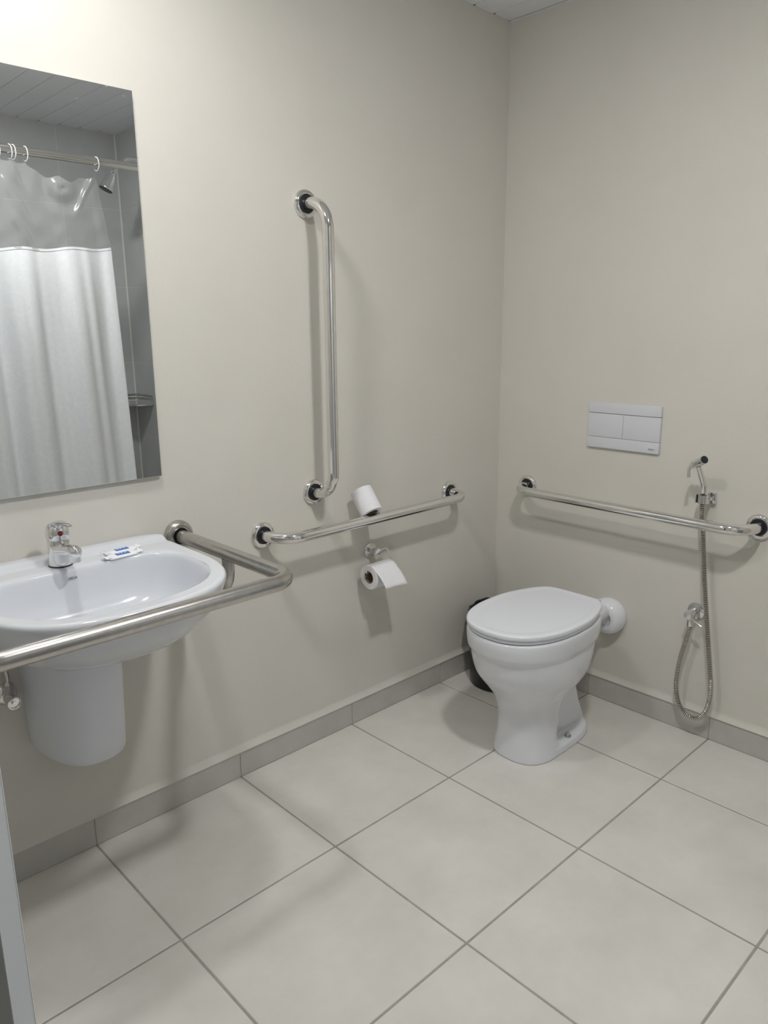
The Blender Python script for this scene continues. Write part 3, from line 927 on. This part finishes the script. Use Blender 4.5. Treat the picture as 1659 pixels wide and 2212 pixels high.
def make_roll(label, cpos, axis, R_, half, tail):
    t = thing('toilet_roll', label, 'toilet paper', cpos, 'toilet rolls')
    c = Vector(cpos); d = Vector(axis).normalized()
    mt = frame_at((0, 0, 0), d)
    n = 64
    V = []; F = []
    prof = [(RCORE + .0006, -half), ((R_ + RCORE) / 2, -half - .0004), (R_ - .0012, -half), (R_, -half + .0012), (R_, half - .0012), (R_ - .0012, half), ((R_ + RCORE) / 2, half + .0004), (RCORE + .0006, half), (RCORE + .0006, -half)]
    for r, h in prof:
        for i in range(n):
            a = 2 * PI * i / n
            w = 1 + .006 * math.sin(2 * a + .5)
            V.append(mt @ Vector((r * w * math.cos(a), r * w * math.sin(a), h)))
    for k in range(len(prof) - 1):
        for i in range(n):
            j = (i + 1) % n
            F.append((k * n + i, k * n + j, (k + 1) * n + j, (k + 1) * n + i))
    mesh_obj('paper', V, F, M['paper'], t, True, 40)
    V = []; F = []
    prof = [(RCORE, -half + .0003), (RCORE, half - .0003), (RCORE - .0012, half - .0003), (RCORE - .0012, -half + .0003), (RCORE, -half + .0003)]
    for r, h in prof:
        for i in range(n):
            a = 2 * PI * i / n
            V.append(mt @ Vector((r * math.cos(a), r * math.sin(a), h)))
    for k in range(len(prof) - 1):
        for i in range(n):
            j = (i + 1) % n
            F.append((k * n + i, k * n + j, (k + 1) * n + j, (k + 1) * n + i))
    mesh_obj('core', V, F, M['card'], t, True, 40)
    if tail:
        pts = tail
        V = []; F = []; m_ = 10
        for k, (y, z, dx) in enumerate(pts):
            for j in range(m_ + 1):
                s = j / m_
                x = RX0 + .0005 + (RX1 - RX0 - .001) * s
                V.append((x - c.x + dx, y - c.y + .0012 * math.sin(s * 5 + k * .4) * k / len(pts), z - c.z + .0010 * math.sin(s * 7 + k * .7) * k / len(pts) - .006 * (s - .5) * (k / len(pts)) ** 2))
        for k in range(len(pts) - 1):
            for j in range(m_):
                F.append((k * (m_ + 1) + j, k * (m_ + 1) + j + 1, (k + 1) * (m_ + 1) + j + 1, (k + 1) * (m_ + 1) + j))
        o = mesh_obj('loose_sheet', V, F, M['paper'], t, True, 60)
        md = o.modifiers.new('t', 'SOLIDIFY'); md.thickness = .0005
    return t
tl = []
for k in range(8):
    a = math.radians(95 + k * 6)          # over the top of the roll towards the room
    tl.append((RY + (RR + .0006) * math.cos(a), RZc + (RR + .0006) * math.sin(a), 0))
e0 = tl[-1]
for k in range(1, 9):
    s = k / 8
    tl.append((e0[0] - .050 * s, e0[1] - .036 * s - .014 * s * s, .002 * s))
RYr = RY; 
make_roll('toilet roll on the wire holder with its loose sheet sticking out', ((RX0 + RX1) / 2, RY, RZc), (1, 0, 0), RR, .05, tl)
# upper roll leaning between the wall and the bar
A = Vector((-.757, -.0920, .7580))
B2 = Vector((-.757, -.0410, .8230))
ax = (B2 - A).normalized()
make_roll('toilet roll leaning against the wall on top of the left horizontal grab bar', (A + B2) / 2, ax, .036, .0413, None)

# ------------------------------------------------------------------ shower: rod, rings, curtain
RY_, RZ_ = -1.62, 2.027
rod = thing('curtain_rod', 'steel shower curtain rod reflected in the mirror, carrying the curtain', 'curtain rod', ((XS + XW) / 2, RY_, RZ_))
tube('rod_tube', [(XW + .002, RY_, RZ_), (XS - .002, RY_, RZ_)], .0175, M['polished'], rod, 32)
for x, d in ((XW, 1), (XS, -1)):
    lathe('end_flange', [(.034, 0), (.034, .004), (.022, .012), (.0185, .03), (.0176, .03)], (x, RY_, RZ_), (d, 0, 0), M['polished'], rod, 32)
keep(rod)
ring_xs = [-1.44, -1.385, -1.315, -1.25, -1.19, -1.145, -1.131, -1.085, -.791]
words = ['thin curtain ring at the outer end of the curtain, furthest from the tiled corner', 'thin curtain ring next after the one at the outer end of the curtain',
         'thin curtain ring midway between the outer curtain end and the bunched rings', 'thin curtain ring second before the bunched rings, coming from the outer end',
         'thin curtain ring just left of the bunched rings, at the edge of the mirror view', 'thin curtain ring on the rod, leftmost of the three bunched together in the mirror', 'thin curtain ring on the rod, middle of the three bunched together in the mirror',
                     'thin curtain ring on the rod, rightmost of the three bunched together in the mirror', 'thin curtain ring standing alone at the free edge of the shower curtain']
for k, rx in enumerate(ring_xs):
    n = 28
    pth = []
    for i in range(n + 1):
        a = 2 * PI * i / n
        pth.append((rx + .004 * math.sin(a), RY_ + .0205 * math.sin(a), RZ_ - .009 + .0280 * math.cos(a)))
    V, F = tube_geo(pth, .0014, 8)
    o = mesh_obj('curtain_ring', [(p[0] - rx, p[1] - RY_, p[2] - RZ_) for p in V], F, M['ring'], None, True, 60)
    o.location = (rx, RY_, RZ_)
    tag(o, words[k], 'curtain ring', 'curtain rings on the rod')

cu = thing('shower_curtain', 'shower curtain reflected in the mirror, clear vinyl above and white fabric below', 'curtain', (-1.15, RY_, 1.2))
def fold(s, z):
    """offset of the curtain from its plane; s = x position, deeper folds lower down"""
    k = .30 + .70 * sst(1.75, 1.2, z)
    return k * (.034 * math.sin((s + .83) * 36 + .9 + .8 * math.sin(s * 9)) * (.45 + .55 * sst(-.85, -1.1, s)) + .007 * math.sin((s + .83) * 79 + 1.0 + z) + .0015 * math.sin(s * 150 + z * 2))
def edge_x(z): return lerp_table([(0.05, -.715), (.64, -.733), (1.145, -.745), (1.669, -.757), (1.991, -.803), (2.02, -.805)], z)[0]
XL = -1.455
def top_z(x):
    hooks = [XL] + ring_xs
    for a, b_ in zip(hooks, hooks[1:]):
        if a <= x <= b_:
            w = b_ - a; t_ = (x - a) / w
            sag = min(.050, w * .2)
            return 1.989 - sag * (4 * t_ * (1 - t_)) ** .6 + (.010 * math.sin(t_ * 19) * t_ * (1 - t_) * 4 * w / .3)
    return 1.984
zseam = lambda x: 1.646 + .028 * (x + 1.24) / .45 + .004 * math.sin(x * 31)
def cgrid(nm, nx, nz, zf0, zf1, m, wr=0):
    V = []; F = []
    for i in range(nx + 1):
        u = i / nx
        for j in range(nz + 1):
            w = j / nz
            xg = XL + (-.80 - XL) * u
            z = zf0(xg) + (zf1(xg) - zf0(xg)) * w
            x = XL + (edge_x(z) - XL) * u
            y = RY_ + fold(XL + (-.83 - XL) * u, z)
            if wr:
                d1 = math.hypot(x + .95, (z - 1.90) * 1.2)
                y += .010 * math.sin(d1 * 60) * math.exp(-(d1 / .12) ** 2) + .004 * math.sin(x * 90 + z * 60) * math.exp(-((x + 1.12) / .05) ** 2) + .0012 * math.sin((x - z) * 55 + 1.2 * math.sin(z * 17))
                y += .012 * math.exp(-((x + .80 + (1.99 - z) * .55) / .012) ** 2) * sst(1.78, 1.86, z)
            V.append((x, y, z))
    for i in range(nx):
        for j in range(nz):
            F.append((i * (nz + 1) + j, (i + 1) * (nz + 1) + j, (i + 1) * (nz + 1) + j + 1, i * (nz + 1) + j + 1))
    return mesh_obj(nm, V, F, m, cu, True, 180)
cgrid('white_panel', 260, 70, lambda x: .06, zseam, M['curtain'])
cgrid('clear_panel', 300, 80, lambda x: zseam(x) - .004, top_z, M['vinyl'], 1)
V = []; F = []
for i in range(241):
    u = i / 240; xg = XL + (-.80 - XL) * u
    for dz in (-.006, .004):
        z = zseam(xg) + dz
        V.append((XL + (edge_x(z) - XL) * u, RY_ + fold(XL + (-.83 - XL) * u, z) + .0012, z))
for i in range(240): F.append((2 * i, 2 * i + 2, 2 * i + 3, 2 * i + 1))
mesh_obj('seam', V, F, M['curtain'], cu, True, 180)
keep(cu)

# shower head on its arm
sh = thing('wall_shower_spray', 'chrome shower head on a bent arm from the tiled shower wall', 'shower head', (XS, -1.95, 2.12))
yh = -1.93
AZ = 2.126
arm = rounded_path([(XS, yh, AZ), (-.500, yh, AZ), (-.566, yh, AZ - .064)], .04, 10)
tube('arm', arm, .0112, M['chrome'], sh, 24)
lathe('rosette', [(.030, 0), (.030, .003), (.020, .008), (.0115, .009)], (XS, yh, AZ), (-1, 0, 0), M['chrome'], sh, 32)
hd = Vector((-.45, -.10, -.88)).normalized()
hp0 = Vector((-.566, yh, AZ - .066))
lathe('ball_joint', [(.006, -.006), (.012, 0), (.0135, .006), (.010, .012), (.0145, .016), (.0155, .026)], hp0, hd, M['chrome'], sh, 24)
lathe('spray_head', [(.0165, .024), (.021, .027), (.0235, .034), (.0325, .085), (.0335, .093), (.0325, .096)], hp0, hd, M['chrome'], sh, 36)
lathe('spray_face', [(.0320, .0955), (.031, .0985), (.014, .100), (.001, .0985)], hp0, hd, M['headface'], sh, 32)
keep(sh)

# corner wire basket
cb = thing('corner_basket', 'small chrome wire corner basket on the tiled shower walls', 'shelf', (XS, YB, .93))
r = .20
x0, y0 = XS - .004, YB + .004
def arc(z, rr=r):
    return [(x0 - rr * math.cos(a), y0 + rr * math.sin(a), z) for a in [PI / 2 * k / 16 for k in range(17)]]
tubes('rail', [[(x0, y0, z)] + arc(z) + [(x0, y0, z)] for z in (.964,)], .0030, M['brushed'], cb)
tubes('rail', [[(x0, y0, z)] + arc(z) + [(x0, y0, z)] for z in (.944,)], .0024, M['brushed'], cb)
lathe_pts = arc(.918)
V = [(x0, y0, .920), (x0, y0, .912)] + [(p[0], p[1], .920) for p in lathe_pts] + [(p[0], p[1], .912) for p in lathe_pts]
n = len(lathe_pts); F = []
for i in range(n - 1):
    F += [(0, 2 + i, 3 + i), (1, 3 + n + i, 2 + n + i), (2 + i, 2 + n + i, 3 + n + i, 3 + i)]
F += [(0, 1, 2 + n, 2), (1, 0, 2 + n - 1, 2 + n + n - 1)]
mesh_obj('tray', V, F, M['chrome'], cb, True, 40)
ups = [0, 4, 8, 12, 16]
for u in ups:
    p = lathe_pts[u]; tubes('upright', [[(p[0], p[1], .916), (p[0], p[1], .963)]], .002, M['chrome'], cb, 8)
keep(cb)
